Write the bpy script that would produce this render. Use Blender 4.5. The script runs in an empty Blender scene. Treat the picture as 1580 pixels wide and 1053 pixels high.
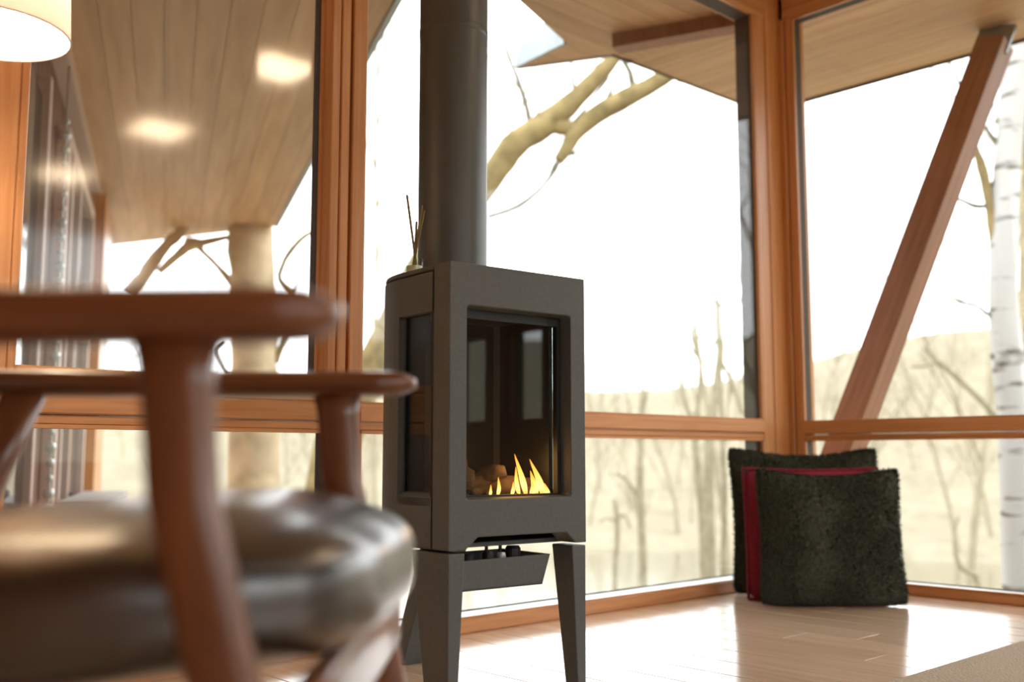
import bpy, bmesh, math, random
from mathutils import Vector, Matrix, noise
random.seed(11)
SC = bpy.context.scene
COL = SC.collection

# ------------------------------------------------------------------ camera, sky, exposure
CAM = Vector((-4.02, -2.51, 0.55))
FPX, CX, CY = 1600.0, 790.0, 526.5
PITCH = math.atan((704 - CY) / FPX)
YAW = math.atan2(2510 - 790, FPX / math.cos(PITCH))
FW = Vector((math.cos(YAW), math.sin(YAW), 0)); RT = Vector((math.sin(YAW), -math.cos(YAW), 0)); UP = Vector((0, 0, 1))
cam_fw = FW * math.cos(PITCH) + UP * math.sin(PITCH)
cam_up = UP * math.cos(PITCH) - FW * math.sin(PITCH)
cd = bpy.data.cameras.new('camera'); cam = bpy.data.objects.new('camera', cd); COL.objects.link(cam)
cd.sensor_width = 36; cd.lens = FPX * 36 / 1580; cd.clip_start = 0.02; cd.clip_end = 1000
m = Matrix((RT, cam_up, -cam_fw)).transposed().to_4x4(); m.translation = CAM
cam.matrix_world = m
cd.dof.use_dof = True; cd.dof.focus_distance = 2.55; cd.dof.aperture_fstop = 2.0
SC.camera = cam

W = bpy.data.worlds.new('sky'); SC.world = W; W.use_nodes = True
bg = W.node_tree.nodes['Background']; bg.inputs[0].default_value = (0.97, 0.985, 1.0, 1); bg.inputs[1].default_value = 2.55

SC.view_settings.view_transform = 'Standard'; SC.view_settings.look = 'None'
SC.view_settings.exposure = 0.88; SC.view_settings.gamma = 1.0
try: SC.view_settings.use_curve_mapping = False
except Exception: pass
SC.cycles.use_denoising = True
SC.cycles.max_bounces = 10; SC.cycles.transparent_max_bounces = 24
SC.cycles.diffuse_bounces = 5; SC.cycles.glossy_bounces = 5
SC.cycles.sample_clamp_indirect = 8.0


def P(px, py, depth):
    """a point of the place seen in this direction, depth metres ahead on the ground plan"""
    d = cam_fw + RT * ((px - CX) / FPX) + cam_up * ((CY - py) / FPX)
    return CAM + d * (depth / d.dot(FW))


# ------------------------------------------------------------------ materials
def newmat(name):
    m = bpy.data.materials.new(name); m.use_nodes = True
    nt = m.node_tree; b = nt.nodes['Principled BSDF']
    return m, nt, b

def simple(name, col, rough=0.5, metal=0.0, var=0.12, scale=30, bump=0.0, spec=0.5, coat=0.0):
    m, nt, b = newmat(name)
    N = nt.nodes; L = nt.links
    tc = N.new('ShaderNodeTexCoord'); nz = N.new('ShaderNodeTexNoise'); nz.inputs['Scale'].default_value = scale
    nz.inputs['Detail'].default_value = 5
    L.new(tc.outputs['Object'], nz.inputs['Vector'])
    rp = N.new('ShaderNodeValToRGB')
    rp.color_ramp.elements[0].position = 0.3; rp.color_ramp.elements[1].position = 0.7
    rp.color_ramp.elements[0].color = tuple(c * (1 - var) for c in col) + (1,)
    rp.color_ramp.elements[1].color = tuple(min(1, c * (1 + var)) for c in col) + (1,)
    L.new(nz.outputs['Fac'], rp.inputs['Fac']); L.new(rp.outputs['Color'], b.inputs['Base Color'])
    b.inputs['Roughness'].default_value = rough; b.inputs['Metallic'].default_value = metal
    b.inputs['Specular IOR Level'].default_value = spec
    b.inputs['Coat Weight'].default_value = coat
    if bump:
        bp = N.new('ShaderNodeBump'); bp.inputs['Strength'].default_value = bump; bp.inputs['Distance'].default_value = 0.01
        L.new(nz.outputs['Fac'], bp.inputs['Height']); L.new(bp.outputs['Normal'], b.inputs['Normal'])
    return m

def wood(name, c1, c2, stretch=(1, 1, 0.06), scale=60, rough=0.38, rnd=0.12, coat=0.0, bump=0.05, rseed=True):
    m, nt, b = newmat(name); N = nt.nodes; L = nt.links
    tc = N.new('ShaderNodeTexCoord'); mp = N.new('ShaderNodeMapping'); mp.inputs['Scale'].default_value = stretch
    L.new(tc.outputs['Object'], mp.inputs['Vector'])
    oi = N.new('ShaderNodeObjectInfo')
    cx = N.new('ShaderNodeCombineXYZ'); ml = N.new('ShaderNodeMath'); ml.operation = 'MULTIPLY'; ml.inputs[1].default_value = 37.0
    L.new(oi.outputs['Random'], ml.inputs[0]); L.new(ml.outputs[0], cx.inputs[0]); L.new(ml.outputs[0], cx.inputs[1])
    L.new(cx.outputs[0], mp.inputs['Location'])
    nz = N.new('ShaderNodeTexNoise'); nz.inputs['Scale'].default_value = scale; nz.inputs['Detail'].default_value = 6
    nz.inputs['Distortion'].default_value = 0.6
    L.new(mp.outputs[0], nz.inputs['Vector'])
    rp = N.new('ShaderNodeValToRGB'); rp.color_ramp.elements[0].position = 0.32; rp.color_ramp.elements[1].position = 0.68
    rp.color_ramp.elements[0].color = c1 + (1,); rp.color_ramp.elements[1].color = c2 + (1,)
    L.new(nz.outputs['Fac'], rp.inputs['Fac'])
    hs = N.new('ShaderNodeHueSaturation')
    mr = N.new('ShaderNodeMapRange'); mr.inputs['To Min'].default_value = 1 - rnd; mr.inputs['To Max'].default_value = 1 + rnd
    L.new(oi.outputs['Random'], mr.inputs['Value']); L.new(mr.outputs[0], hs.inputs['Value'])
    L.new(rp.outputs['Color'], hs.inputs['Color']); L.new(hs.outputs['Color'], b.inputs['Base Color'])
    b.inputs['Roughness'].default_value = rough; b.inputs['Coat Weight'].default_value = coat; b.inputs['Coat Roughness'].default_value = 0.12
    bp = N.new('ShaderNodeBump'); bp.inputs['Strength'].default_value = bump; bp.inputs['Distance'].default_value = 0.002
    L.new(nz.outputs['Fac'], bp.inputs['Height']); L.new(bp.outputs['Normal'], b.inputs['Normal'])
    return m

def glassmat(name, tint=(0.985, 0.995, 0.99), rough=0.0, ior=1.5):
    m = bpy.data.materials.new(name); m.use_nodes = True; nt = m.node_tree; N = nt.nodes; L = nt.links
    N.remove(N['Principled BSDF'])
    tr = N.new('ShaderNodeBsdfTransparent'); tr.inputs[0].default_value = tint + (1,)
    gl = N.new('ShaderNodeBsdfGlossy'); gl.inputs['Roughness'].default_value = rough
    lw = N.new('ShaderNodeLayerWeight'); f0 = ((ior - 1) / (ior + 1)) ** 2      # Schlick reflectance of a thin sheet
    pw = N.new('ShaderNodeMath'); pw.operation = 'POWER'; pw.inputs[1].default_value = 5.0; L.new(lw.outputs['Facing'], pw.inputs[0])
    fr = N.new('ShaderNodeMath'); fr.operation = 'MULTIPLY_ADD'; fr.inputs[1].default_value = 1 - f0; fr.inputs[2].default_value = f0; L.new(pw.outputs[0], fr.inputs[0])
    mx = N.new('ShaderNodeMixShader'); L.new(fr.outputs[0], mx.inputs[0]); L.new(tr.outputs[0], mx.inputs[1]); L.new(gl.outputs[0], mx.inputs[2])
    L.new(mx.outputs[0], N['Material Output'].inputs['Surface'])
    return m

def emit(name, col, strength):
    m, nt, b = newmat(name)
    b.inputs['Base Color'].default_value = (0.8, 0.8, 0.8, 1)
    b.inputs['Emission Color'].default_value = col + (1,); b.inputs['Emission Strength'].default_value = strength
    return m

M = {}
FIR1, FIR2 = (0.52, 0.225, 0.075), (0.65, 0.315, 0.125)
M['fir_v'] = wood('fir_vertical', FIR1, FIR2, (1, 1, 0.05), 55, 0.32, 0.06)
M['fir_x'] = wood('fir_along_x', FIR1, FIR2, (0.05, 1, 1), 55, 0.32, 0.06)
M['fir_y'] = wood('fir_along_y', FIR1, FIR2, (1, 0.05, 1), 55, 0.32, 0.06)
M['fir_any'] = wood('fir_plain', FIR1, FIR2, (1, 1, 1), 8, 0.35, 0.08)
M['floor'] = wood('floor_oak', (0.64, 0.46, 0.305), (0.76, 0.585, 0.42), (1, 0.06, 1), 45, 0.17, 0.10, coat=0.5, bump=0.012)
M['soffit'] = wood('soffit_cedar', (0.52, 0.30, 0.15), (0.66, 0.42, 0.23), (0.08, 1, 1), 14, 0.5, 0.10)
M['strut'] = wood('strut_timber', (0.26, 0.115, 0.058), (0.38, 0.175, 0.088), (1, 1, 0.05), 40, 0.5, 0.05)
M['teak'] = wood('chair_teak', (0.115, 0.036, 0.012), (0.19, 0.062, 0.021), (0.12, 1, 1), 40, 0.30, 0.05, coat=0.4)
M['teak_v'] = wood('chair_teak_v', (0.115, 0.036, 0.012), (0.19, 0.062, 0.021), (1, 1, 0.12), 40, 0.30, 0.05, coat=0.4)
M['steel'] = simple('cast_iron_black', (0.092, 0.103, 0.101), 0.46, 0.0, 0.10, 120, 0.05, spec=0.45)
M['pipe'] = simple('flue_enamel', (0.078, 0.088, 0.084), 0.40, 0.0, 0.06, 20, 0.0, spec=0.5)
M['liner'] = simple('firebox_liner', (0.010, 0.012, 0.012), 0.45, 0.0, 0.15, 30)
M['bronze'] = simple('bronze_cladding', (0.055, 0.047, 0.040), 0.7, 0.0, 0.08, 20)
M['alu'] = simple('aluminium_sill', (0.55, 0.58, 0.58), 0.3, 0.4, 0.05, 20)
M['zinc'] = simple('zinc_flashing', (0.30, 0.33, 0.34), 0.4, 0.5, 0.12, 12)
M['glass'] = glassmat('window_glass')
M['casement_glass'] = glassmat('casement_glass', rough=0.08)
M['stove_glass'] = glassmat('stove_glass', (0.80, 0.83, 0.82))
M['bottle_glass'] = glassmat('bottle_glass', (0.86, 0.92, 0.90), ior=1.45)
M['oil'] = simple('diffuser_oil', (0.75, 0.68, 0.45), 0.1)
M['reed'] = simple('reed_stick', (0.20, 0.15, 0.06), 0.7)
M['dark_wood'] = wood('dark_siding', (0.10, 0.045, 0.028), (0.17, 0.08, 0.05), (1, 1, 0.06), 30, 0.6, 0.15)
M['dark_glass'] = simple('dark_window_glass', (0.03, 0.035, 0.035), 0.06, 0, 0.1, 5, spec=0.6)
M['paleframe'] = simple('pale_painted_frame', (0.55, 0.42, 0.36), 0.5, 0, 0.05)
M['deckgrey'] = simple('deck_boards_grey', (0.38, 0.36, 0.33), 0.7, 0, 0.15, 15)
M['plaster'] = simple('ceiling_board', (0.62, 0.42, 0.26), 0.6, 0, 0.06, 6)
M['lampshade'] = None
M['rug'] = simple('rug_wool', (0.42, 0.36, 0.28), 0.95, 0, 0.18, 160, 0.6, spec=0.1)
M['leather'] = None
M['green_fur'] = simple('green_boucle', (0.066, 0.077, 0.058), 0.9, 0, 0.30, 90, 0.8, spec=0.15)
M['red_fabric'] = simple('burgundy_velvet', (0.24, 0.022, 0.045), 0.8, 0, 0.15, 80, 0.3, spec=0.2)
M['brass'] = simple('brushed_brass', (0.50, 0.36, 0.15), 0.3, 1.0)
M['black'] = simple('black_plastic', (0.012, 0.012, 0.012), 0.4)
M['bark'] = simple('mossy_bark', (0.24, 0.185, 0.085), 0.9, 0, 0.35, 6, 0.6, spec=0.1)
M['bark2'] = simple('grey_bark', (0.15, 0.13, 0.095), 0.9, 0, 0.3, 8, 0.5, spec=0.1)
M['bark3'] = simple('pale_oak_bark', (0.50, 0.39, 0.25), 0.9, 0, 0.25, 4, 0.5, spec=0.1)
M['farbark'] = simple('far_tree_bark', (0.30, 0.265, 0.185), 0.9, 0, 0.15, 3, spec=0.1)
M['thinbark'] = simple('slender_tree_bark', (0.27, 0.24, 0.165), 0.9, 0, 0.2, 8, 0.3, spec=0.1)
M['log'] = simple('ceramic_log', (0.09, 0.065, 0.045), 0.9, 0, 0.5, 25, 0.6)

def leather():
    m, nt, b = newmat('dark_leather'); N = nt.nodes; L = nt.links
    tc = N.new('ShaderNodeTexCoord'); n1 = N.new('ShaderNodeTexNoise'); n1.inputs['Scale'].default_value = 9
    n2 = N.new('ShaderNodeTexVoronoi'); n2.inputs['Scale'].default_value = 260
    L.new(tc.outputs['Object'], n1.inputs['Vector']); L.new(tc.outputs['Object'], n2.inputs['Vector'])
    rp = N.new('ShaderNodeValToRGB'); rp.color_ramp.elements[0].color = (0.010, 0.009, 0.007, 1); rp.color_ramp.elements[1].color = (0.024, 0.018, 0.012, 1)
    L.new(n1.outputs['Fac'], rp.inputs['Fac']); L.new(rp.outputs['Color'], b.inputs['Base Color'])
    b.inputs['Roughness'].default_value = 0.36; b.inputs['Specular IOR Level'].default_value = 0.6; b.inputs['Coat Weight'].default_value = 1.0; b.inputs['Coat IOR'].default_value = 1.65; b.inputs['Coat Roughness'].default_value = 0.26
    bp = N.new('ShaderNodeBump'); bp.inputs['Strength'].default_value = 0.12; bp.inputs['Distance'].default_value = 0.001
    L.new(n2.outputs['Distance'], bp.inputs['Height']); L.new(bp.outputs['Normal'], b.inputs['Normal'])
    return m
M['leather'] = leather()

def shade_mat():
    m = bpy.data.materials.new('linen_shade'); m.use_nodes = True; nt = m.node_tree; N = nt.nodes; L = nt.links
    N.remove(N['Principled BSDF'])
    df = N.new('ShaderNodeBsdfDiffuse'); df.inputs[0].default_value = (0.85, 0.80, 0.74, 1)
    tl = N.new('ShaderNodeBsdfTranslucent'); tl.inputs[0].default_value = (0.9, 0.80, 0.70, 1)
    mx = N.new('ShaderNodeMixShader'); mx.inputs[0].default_value = 0.10
    L.new(df.outputs[0], mx.inputs[1]); L.new(tl.outputs[0], mx.inputs[2]); L.new(mx.outputs[0], N['Material Output'].inputs['Surface'])
    return m
M['lampshade'] = shade_mat()

def birch_mat():
    m, nt, b = newmat('birch_bark'); N = nt.nodes; L = nt.links
    tc = N.new('ShaderNodeTexCoord'); mp = N.new('ShaderNodeMapping'); mp.inputs['Scale'].default_value = (1.2, 1.2, 5.5)
    L.new(tc.outputs['Object'], mp.inputs['Vector'])
    nz = N.new('ShaderNodeTexNoise'); nz.inputs['Scale'].default_value = 2.2; nz.inputs['Detail'].default_value = 4
    L.new(mp.outputs[0], nz.inputs['Vector'])
    rp = N.new('ShaderNodeValToRGB'); e = rp.color_ramp.elements
    e[0].position = 0.35; e[0].color = (0.10, 0.085, 0.06, 1); e[1].position = 0.45; e[1].color = (0.44, 0.43, 0.41, 1)
    L.new(nz.outputs['Fac'], rp.inputs['Fac']); L.new(rp.outputs['Color'], b.inputs['Base Color']); b.inputs['Roughness'].default_value = 0.7
    return m
M['birch'] = birch_mat()

def ground_mat():
    m, nt, b = newmat('dry_hillside'); N = nt.nodes; L = nt.links
    tc = N.new('ShaderNodeTexCoord')
    n1 = N.new('ShaderNodeTexNoise'); n1.inputs['Scale'].default_value = 0.22; n1.inputs['Detail'].default_value = 7; n1.inputs['Roughness'].default_value = 0.65
    mp = N.new('ShaderNodeMapping'); mp.inputs['Scale'].default_value = (1, 1, 0.18)
    n2 = N.new('ShaderNodeTexNoise'); n2.inputs['Scale'].default_value = 0.9; n2.inputs['Detail'].default_value = 4
    L.new(tc.outputs['Object'], n1.inputs['Vector']); L.new(tc.outputs['Object'], mp.inputs['Vector']); L.new(mp.outputs[0], n2.inputs['Vector'])
    ad = N.new('ShaderNodeMath'); ad.operation = 'ADD'; L.new(n1.outputs['Fac'], ad.inputs[0]); L.new(n2.outputs['Fac'], ad.inputs[1])
    rp = N.new('ShaderNodeValToRGB'); e = rp.color_ramp.elements
    mu = N.new('ShaderNodeMath'); mu.operation = 'MULTIPLY'; mu.inputs[1].default_value = 0.5; L.new(ad.outputs[0], mu.inputs[0])
    e[0].position = 0.36; e[0].color = (0.22, 0.192, 0.135, 1); e[1].position = 0.64; e[1].color = (0.305, 0.27, 0.195, 1)
    L.new(mu.outputs[0], rp.inputs['Fac']); L.new(rp.outputs['Color'], b.inputs['Base Color'])
    b.inputs['Roughness'].default_value = 1.0; b.inputs['Specular IOR Level'].default_value = 0.05
    return m
M['ground'] = ground_mat()

def water_mat():
    m, nt, b = newmat('pond_water'); N = nt.nodes; L = nt.links
    b.inputs['Base Color'].default_value = (0.16, 0.14, 0.09, 1); b.inputs['Roughness'].default_value = 0.12
    tc = N.new('ShaderNodeTexCoord'); nz = N.new('ShaderNodeTexNoise'); nz.inputs['Scale'].default_value = 1.5
    L.new(tc.outputs['Object'], nz.inputs['Vector']); bp = N.new('ShaderNodeBump'); bp.inputs['Strength'].default_value = 0.15; bp.inputs['Distance'].default_value = 0.1
    L.new(nz.outputs['Fac'], bp.inputs['Height']); L.new(bp.outputs['Normal'], b.inputs['Normal'])
    return m
M['water'] = water_mat()

def flame_mat():
    m = bpy.data.materials.new('flame'); m.use_nodes = True; nt = m.node_tree; N = nt.nodes; L = nt.links
    N.remove(N['Principled BSDF'])
    tc = N.new('ShaderNodeTexCoord'); sp = N.new('ShaderNodeSeparateXYZ'); L.new(tc.outputs['Generated'], sp.inputs[0])
    rp = N.new('ShaderNodeValToRGB'); e = rp.color_ramp.elements
    e[0].position = 0.0; e[0].color = (1.0, 0.20, 0.02, 1); e[1].position = 1.0; e[1].color = (0.9, 0.20, 0.02, 1)
    x = e.new(0.25); x.color = (1.0, 0.52, 0.16, 1); x = e.new(0.6); x.color = (1.0, 0.33, 0.055, 1)
    L.new(sp.outputs['Z'], rp.inputs['Fac'])
    em = N.new('ShaderNodeEmission'); em.inputs['Strength'].default_value = 2.4; L.new(rp.outputs['Color'], em.inputs['Color'])
    L.new(em.outputs[0], N['Material Output'].inputs['Surface'])
    return m
M['flame'] = flame_mat()


# ------------------------------------------------------------------ mesh helpers
def link_mesh(name, bm, mat, parent=None, smooth=False, bevel=0.0, seg=2, sub=0):
    bmesh.ops.recalc_face_normals(bm, faces=bm.faces)
    me = bpy.data.meshes.new(name); bm.to_mesh(me); bm.free()
    me.materials.append(M[mat] if isinstance(mat, str) else mat)
    if smooth:
        for p in me.polygons: p.use_smooth = True
    o = bpy.data.objects.new(name, me); COL.objects.link(o)
    if parent: o.parent = parent
    if bevel:
        b = o.modifiers.new('bevel', 'BEVEL'); b.width = bevel; b.segments = seg; b.limit_method = 'ANGLE'; b.angle_limit = math.radians(35)
    if sub:
        s = o.modifiers.new('sub', 'SUBSURF'); s.levels = sub; s.render_levels = sub
    return o

def empty(name, loc=(0, 0, 0), rz=0.0, parent=None):
    o = bpy.data.objects.new(name, None); COL.objects.link(o); o.location = loc; o.rotation_euler = (0, 0, rz)
    if parent: o.parent = parent
    return o

def tag(o, label=None, cat=None, group=None, kind=None):
    if label: o['label'] = label
    if cat: o['category'] = cat
    if group: o['group'] = group
    if kind: o['kind'] = kind
    return o

def add_box(bm, x0, x1, y0, y1, z0, z1):
    v = [bm.verts.new(p) for p in ((x0, y0, z0), (x1, y0, z0), (x1, y1, z0), (x0, y1, z0), (x0, y0, z1), (x1, y0, z1), (x1, y1, z1), (x0, y1, z1))]
    for f in ((3, 2, 1, 0), (4, 5, 6, 7), (0, 1, 5, 4), (1, 2, 6, 5), (2, 3, 7, 6), (3, 0, 4, 7)): bm.faces.new([v[i] for i in f])

def box(name, b, mat, parent=None, bevel=0.002, seg=1):
    bm = bmesh.new(); add_box(bm, *b); return link_mesh(name, bm, mat, parent, bevel=bevel, seg=seg)

def add_prism(bm, poly, z0, z1):
    a = [bm.verts.new((x, y, z0)) for x, y in poly]; c = [bm.verts.new((x, y, z1)) for x, y in poly]
    bm.faces.new(a[::-1]); bm.faces.new(c)
    n = len(poly)
    for i in range(n): bm.faces.new((a[i], a[(i + 1) % n], c[(i + 1) % n], c[i]))

def add_loft(bm, rings, cap=True):
    vs = [[bm.verts.new(p) for p in r] for r in rings]; n = len(rings[0])
    for a, b in zip(vs, vs[1:]):
        for i in range(n): bm.faces.new((a[i], a[(i + 1) % n], b[(i + 1) % n], b[i]))
    if cap: bm.faces.new(vs[0][::-1]); bm.faces.new(vs[-1])

def ring(c, a, b, n=16, pw=2.0):
    c, a, b = Vector(c), Vector(a), Vector(b); out = []
    for i in range(n):
        t = 2 * math.pi * i / n; ct, st = math.cos(t), math.sin(t)
        out.append(c + a * (math.copysign(abs(ct) ** (2 / pw), ct)) + b * (math.copysign(abs(st) ** (2 / pw), st)))
    return out

def catmull(pts, k=4):
    """pts: list of (Vector, r)"""
    out = []; n = len(pts)
    for i in range(n - 1):
        p0 = pts[max(i - 1, 0)]; p1 = pts[i]; p2 = pts[i + 1]; p3 = pts[min(i + 2, n - 1)]
        for j in range(k):
            t = j / k
            q = 0.5 * ((2 * p1[0]) + (p2[0] - p0[0]) * t + (2 * p0[0] - 5 * p1[0] + 4 * p2[0] - p3[0]) * t * t + (3 * p1[0] - p0[0] - 3 * p2[0] + p3[0]) * t ** 3)
            out.append((q, p1[1] * (1 - t) + p2[1] * t))
    out.append(pts[-1]); return out

def add_tube(bm, pts, n=8, wob=0.0, k=3):
    path = catmull(pts, k) if k > 1 else pts
    rings = []
    prev = None
    for i, (c, r) in enumerate(path):
        d = (path[min(i + 1, len(path) - 1)][0] - path[max(i - 1, 0)][0]).normalized()
        ref = prev if prev is not None else (Vector((1, 0, 0)) if abs(d.x) < 0.8 else Vector((0, 1, 0)))
        a = (ref - d * ref.dot(d)).normalized(); b = d.cross(a); prev = a
        rg = []
        for j in range(n):
            t = 2 * math.pi * j / n
            rr = r * (1 + wob * noise.noise(c * 1.7 + Vector((j * 3.1, i * .7, 0))))
            rg.append(c + a * math.cos(t) * rr + b * math.sin(t) * rr)
        rings.append(rg)
    add_loft(bm, rings)

def add_lathe(bm, prof, n=32, c=(0, 0)):
    rings = [[(c[0] + r * math.cos(2 * math.pi * i / n), c[1] + r * math.sin(2 * math.pi * i / n), z) for i in range(n)] for r, z in prof]
    add_loft(bm, rings, cap=False)

def add_quadbar(bm, bot, top):
    """prism between a bottom quad and a top quad (lists of 4 points)"""
    a = [bm.verts.new(p) for p in bot]; c = [bm.verts.new(p) for p in top]
    bm.faces.new(a[::-1]); bm.faces.new(c)
    for i in range(4): bm.faces.new((a[i], a[(i + 1) % 4], c[(i + 1) % 4], c[i]))

def strip_planks(parent, name, poly, direc, width, z0, z1, mat, gap=0.004):
    """cut a flat polygon into planks along direc, each plank its own object"""
    d = Vector((direc[0], direc[1])).normalized(); nrm = Vector((-d.y, d.x))
    vals = [Vector(p).dot(nrm) for p in poly]; lo, hi = min(vals), max(vals)
    k = 0; t = lo
    while t < hi:
        bm = bmesh.new(); bm.faces.new([bm.verts.new((x, y, z0)) for x, y in poly])
        for val, sgn in ((t + gap / 2, -1), (t + width - gap / 2, 1)):
            g = bm.verts[:] + bm.edges[:] + bm.faces[:]
            bmesh.ops.bisect_plane(bm, geom=g, plane_co=(nrm.x * val, nrm.y * val, z0), plane_no=(nrm.x * sgn, nrm.y * sgn, 0), clear_outer=True)
        t += width
        if not bm.faces: bm.free(); continue
        r = bmesh.ops.extrude_face_region(bm, geom=bm.faces[:])
        for v in [g for g in r['geom'] if isinstance(g, bmesh.types.BMVert)]: v.co.z = z1
        # own axes so that the grain runs along the plank
        o = link_mesh(name, bm, mat, None)
        ang = math.atan2(d.y, d.x)
        R = Matrix.Rotation(ang, 4, 'Z'); o.data.transform(R.inverted()); o.matrix_world = R
        o.parent = parent
        k += 1
    return k


# ------------------------------------------------------------------ the room: floor
floor = box('floor', (-7.0, 0.03, -6.0, 0.02, -0.10, -0.016), 'dark_wood', bevel=0); tag(floor, kind='structure')
PW = 0.142
i = 0; x = -2.206 - PW * 34
while x < 0.03:
    x1 = min(x + PW, 0.03)
    if x1 > -7.0:
        random.seed(500 + i); y = 0.02
        first = random.uniform(0.25, 1.6)
        L_ = first
        while y > -6.0:
            y0 = max(y - L_, -6.0)
            o = box('plank', (max(x, -7.0) + .0013, x1 - .0013, y0 + .0003, y - .0003, -0.016, 0.0), 'floor', floor, bevel=0.0012)
            y = y0; L_ = random.uniform(1.3, 2.1)
    x += PW; i += 1
random.seed(3)

# ------------------------------------------------------------------ window walls
def wallbox(wall, name, a0, a1, o0, o1, z0, z1, mat, parent=None, bevel=0.002):
    """a = distance along the wall from the corner, o = outward"""
    if wall == 1: b = (-a1, -a0, o0, o1, z0, z1)
    else: b = (o0, o1, -a1, -a0, z0, z1)
    mm = mat
    if mat == 'fir_h': mm = 'fir_x' if wall == 1 else 'fir_y'
    return box(name, b, mm, parent, bevel=bevel)

WN = [0]
def window(wall, a0, a1, z0, z1, glass_o, stop=0.010, clad=0.075, glass='glass'):
    WN[0] += 1
    root = empty('window_%d' % WN[0], (-a1, 0, z0) if wall == 1 else (0, -a1, z0)); tag(root, kind='structure')
    def W_(name, *b, mat='bronze', bevel=0.001):
        o = wallbox(wall, name, *b, mat, None, bevel); o.data.transform(Matrix.Translation(-root.location)); o.parent = root; return o
    g = glass_o
    W_('pane', a0 + .003, a1 - .003, g, g + 0.006, z0 + .003, z1 - .003, mat=glass, bevel=0)
    # thin wooden glazing bead on the room side
    W_('glazing_bead', a0, a0 + stop, g - .016, g, z0, z1, mat='fir_v'); W_('glazing_bead', a1 - stop, a1, g - .016, g, z0, z1, mat='fir_v')
    W_('glazing_bead', a0, a1, g - .016, g, z1 - stop, z1, mat='fir_h'); W_('glazing_bead', a0, a1, g - .016, g, z0, z0 + stop * .5, mat='fir_h')
    # dark cladding outside the glass
    c0, c1 = g + .007, g + .007 + clad
    W_('cladding', a0 - .004, a0 + .004, c0, c1, z0, z1); W_('cladding', a1 - .004, a1 + .004, c0, c1, z0, z1)
    W_('cladding', a0, a1, c0, c1, z1 - .006, z1 + .004)
    W_('outer_sill', a0, a1, c0, c1 + .01, z0 - .012, z0 + .002, mat='alu')
    W_('drip_edge', a0, a1, c1 + .01, c1 + .016, z0 - .03, z0 + .006)
    return root

ZR0, ZR1, ZH = 0.624, 0.703, 2.525   # rail bottom, rail top, head
Z0 = 0.046                            # sill
# vertical members wall 1
def trim(name, parts):
    r = parts[0]; tag(r, kind='structure')
    for p in parts[1:]: p.parent = r
    return r
trim('trim_1', [box('trim_1', (-0.102, 0.125, 0.0, 0.125, 0, 2.66), 'fir_v', bevel=0.003)])          # corner post
trim('trim_2', [box('trim_2', (-0.187, -0.105, 0.004, 0.10, 0, 2.64), 'fir_v', bevel=0.003)])        # jamb beside the post
trim('trim_3', [box('trim_3', (-2.319, -2.277, 0.0, 0.10, 0, 2.64), 'fir_v', bevel=0.003),
                box('mullion_groove', (-2.327, -2.319, 0.03, 0.10, 0, 2.64), 'fir_v', bevel=0),
                box('mullion_board', (-2.358, -2.327, 0.003, 0.11, 0, 2.64), 'fir_v', bevel=0.003)])
# rail wall 1: two courses with a groove
for a0, a1, nm in ((0.187, 2.277, 'trim_4'), (2.358, 3.25, 'trim_5')):
    trim(nm, [wallbox(1, nm, a0, a1, 0.0, 0.09, 0.648, ZR1, 'fir_h', bevel=0.004),
              wallbox(1, 'lower_course', a0, a1, 0.004, 0.09, ZR0, 0.645, 'fir_h', bevel=0.003)])
# head beams
trim('trim_6', [wallbox(1, 'trim_6', 0.104, 7.0, 0.0, 0.12, ZH, 2.66, 'fir_h', bevel=0.004)])
trim('trim_7', [wallbox(2, 'trim_7', 0.003, 6.0, 0.0, 0.12, ZH + .01, 2.66, 'fir_h', bevel=0.004)])
# baseboards
tag(wallbox(1, 'baseboard_left', 0.0, 3.25, 0.0, 0.05, 0.0, Z0, 'fir_h', bevel=0.004), kind='structure')
tag(wallbox(2, 'baseboard_right', 0.0, 3.3, 0.012, 0.05, 0.0, Z0 - .006, 'fir_h', bevel=0.004), kind='structure')

window(1, 0.187, 2.277, ZR1, ZH, 0.020)                       # big pane left of the post
window(1, 0.187, 2.277, Z0, ZR0, 0.020)
w3 = window(1, 2.358, 3.25, Z0, ZR0, 0.020)
# casement
w4 = window(1, 2.39, 3.229, 0.76, 2.49, 0.065, stop=0.006, glass='casement_glass', clad=0.03)
def cas(name, a0, a1, o0, o1, z0, z1, mat):
    o = wallbox(1, name, a0, a1, o0, o1, z0, z1, mat, None, 0.003); o.data.transform(Matrix.Translation(-w4.location)); o.parent = w4
cas('sash_stile', 2.360, 2.390, 0.006, 0.072, 0.735, 2.515, 'fir_v')
cas('sash_stile', 3.229, 3.250, 0.006, 0.072, 0.735, 2.515, 'fir_v')
cas('sash_rail', 2.390, 3.229, 0.006, 0.072, 0.738, 0.760, 'fir_h')
cas('sash_rail', 2.390, 3.229, 0.006, 0.072, 2.490, 2.515, 'fir_h')
cas('frame_sill', 2.358, 3.25, 0.0, 0.09, 0.7035, 0.735, 'fir_h')
cas('latch', 2.995, 3.045, -0.006, 0.004, 0.738, 0.748, 'black')
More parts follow.
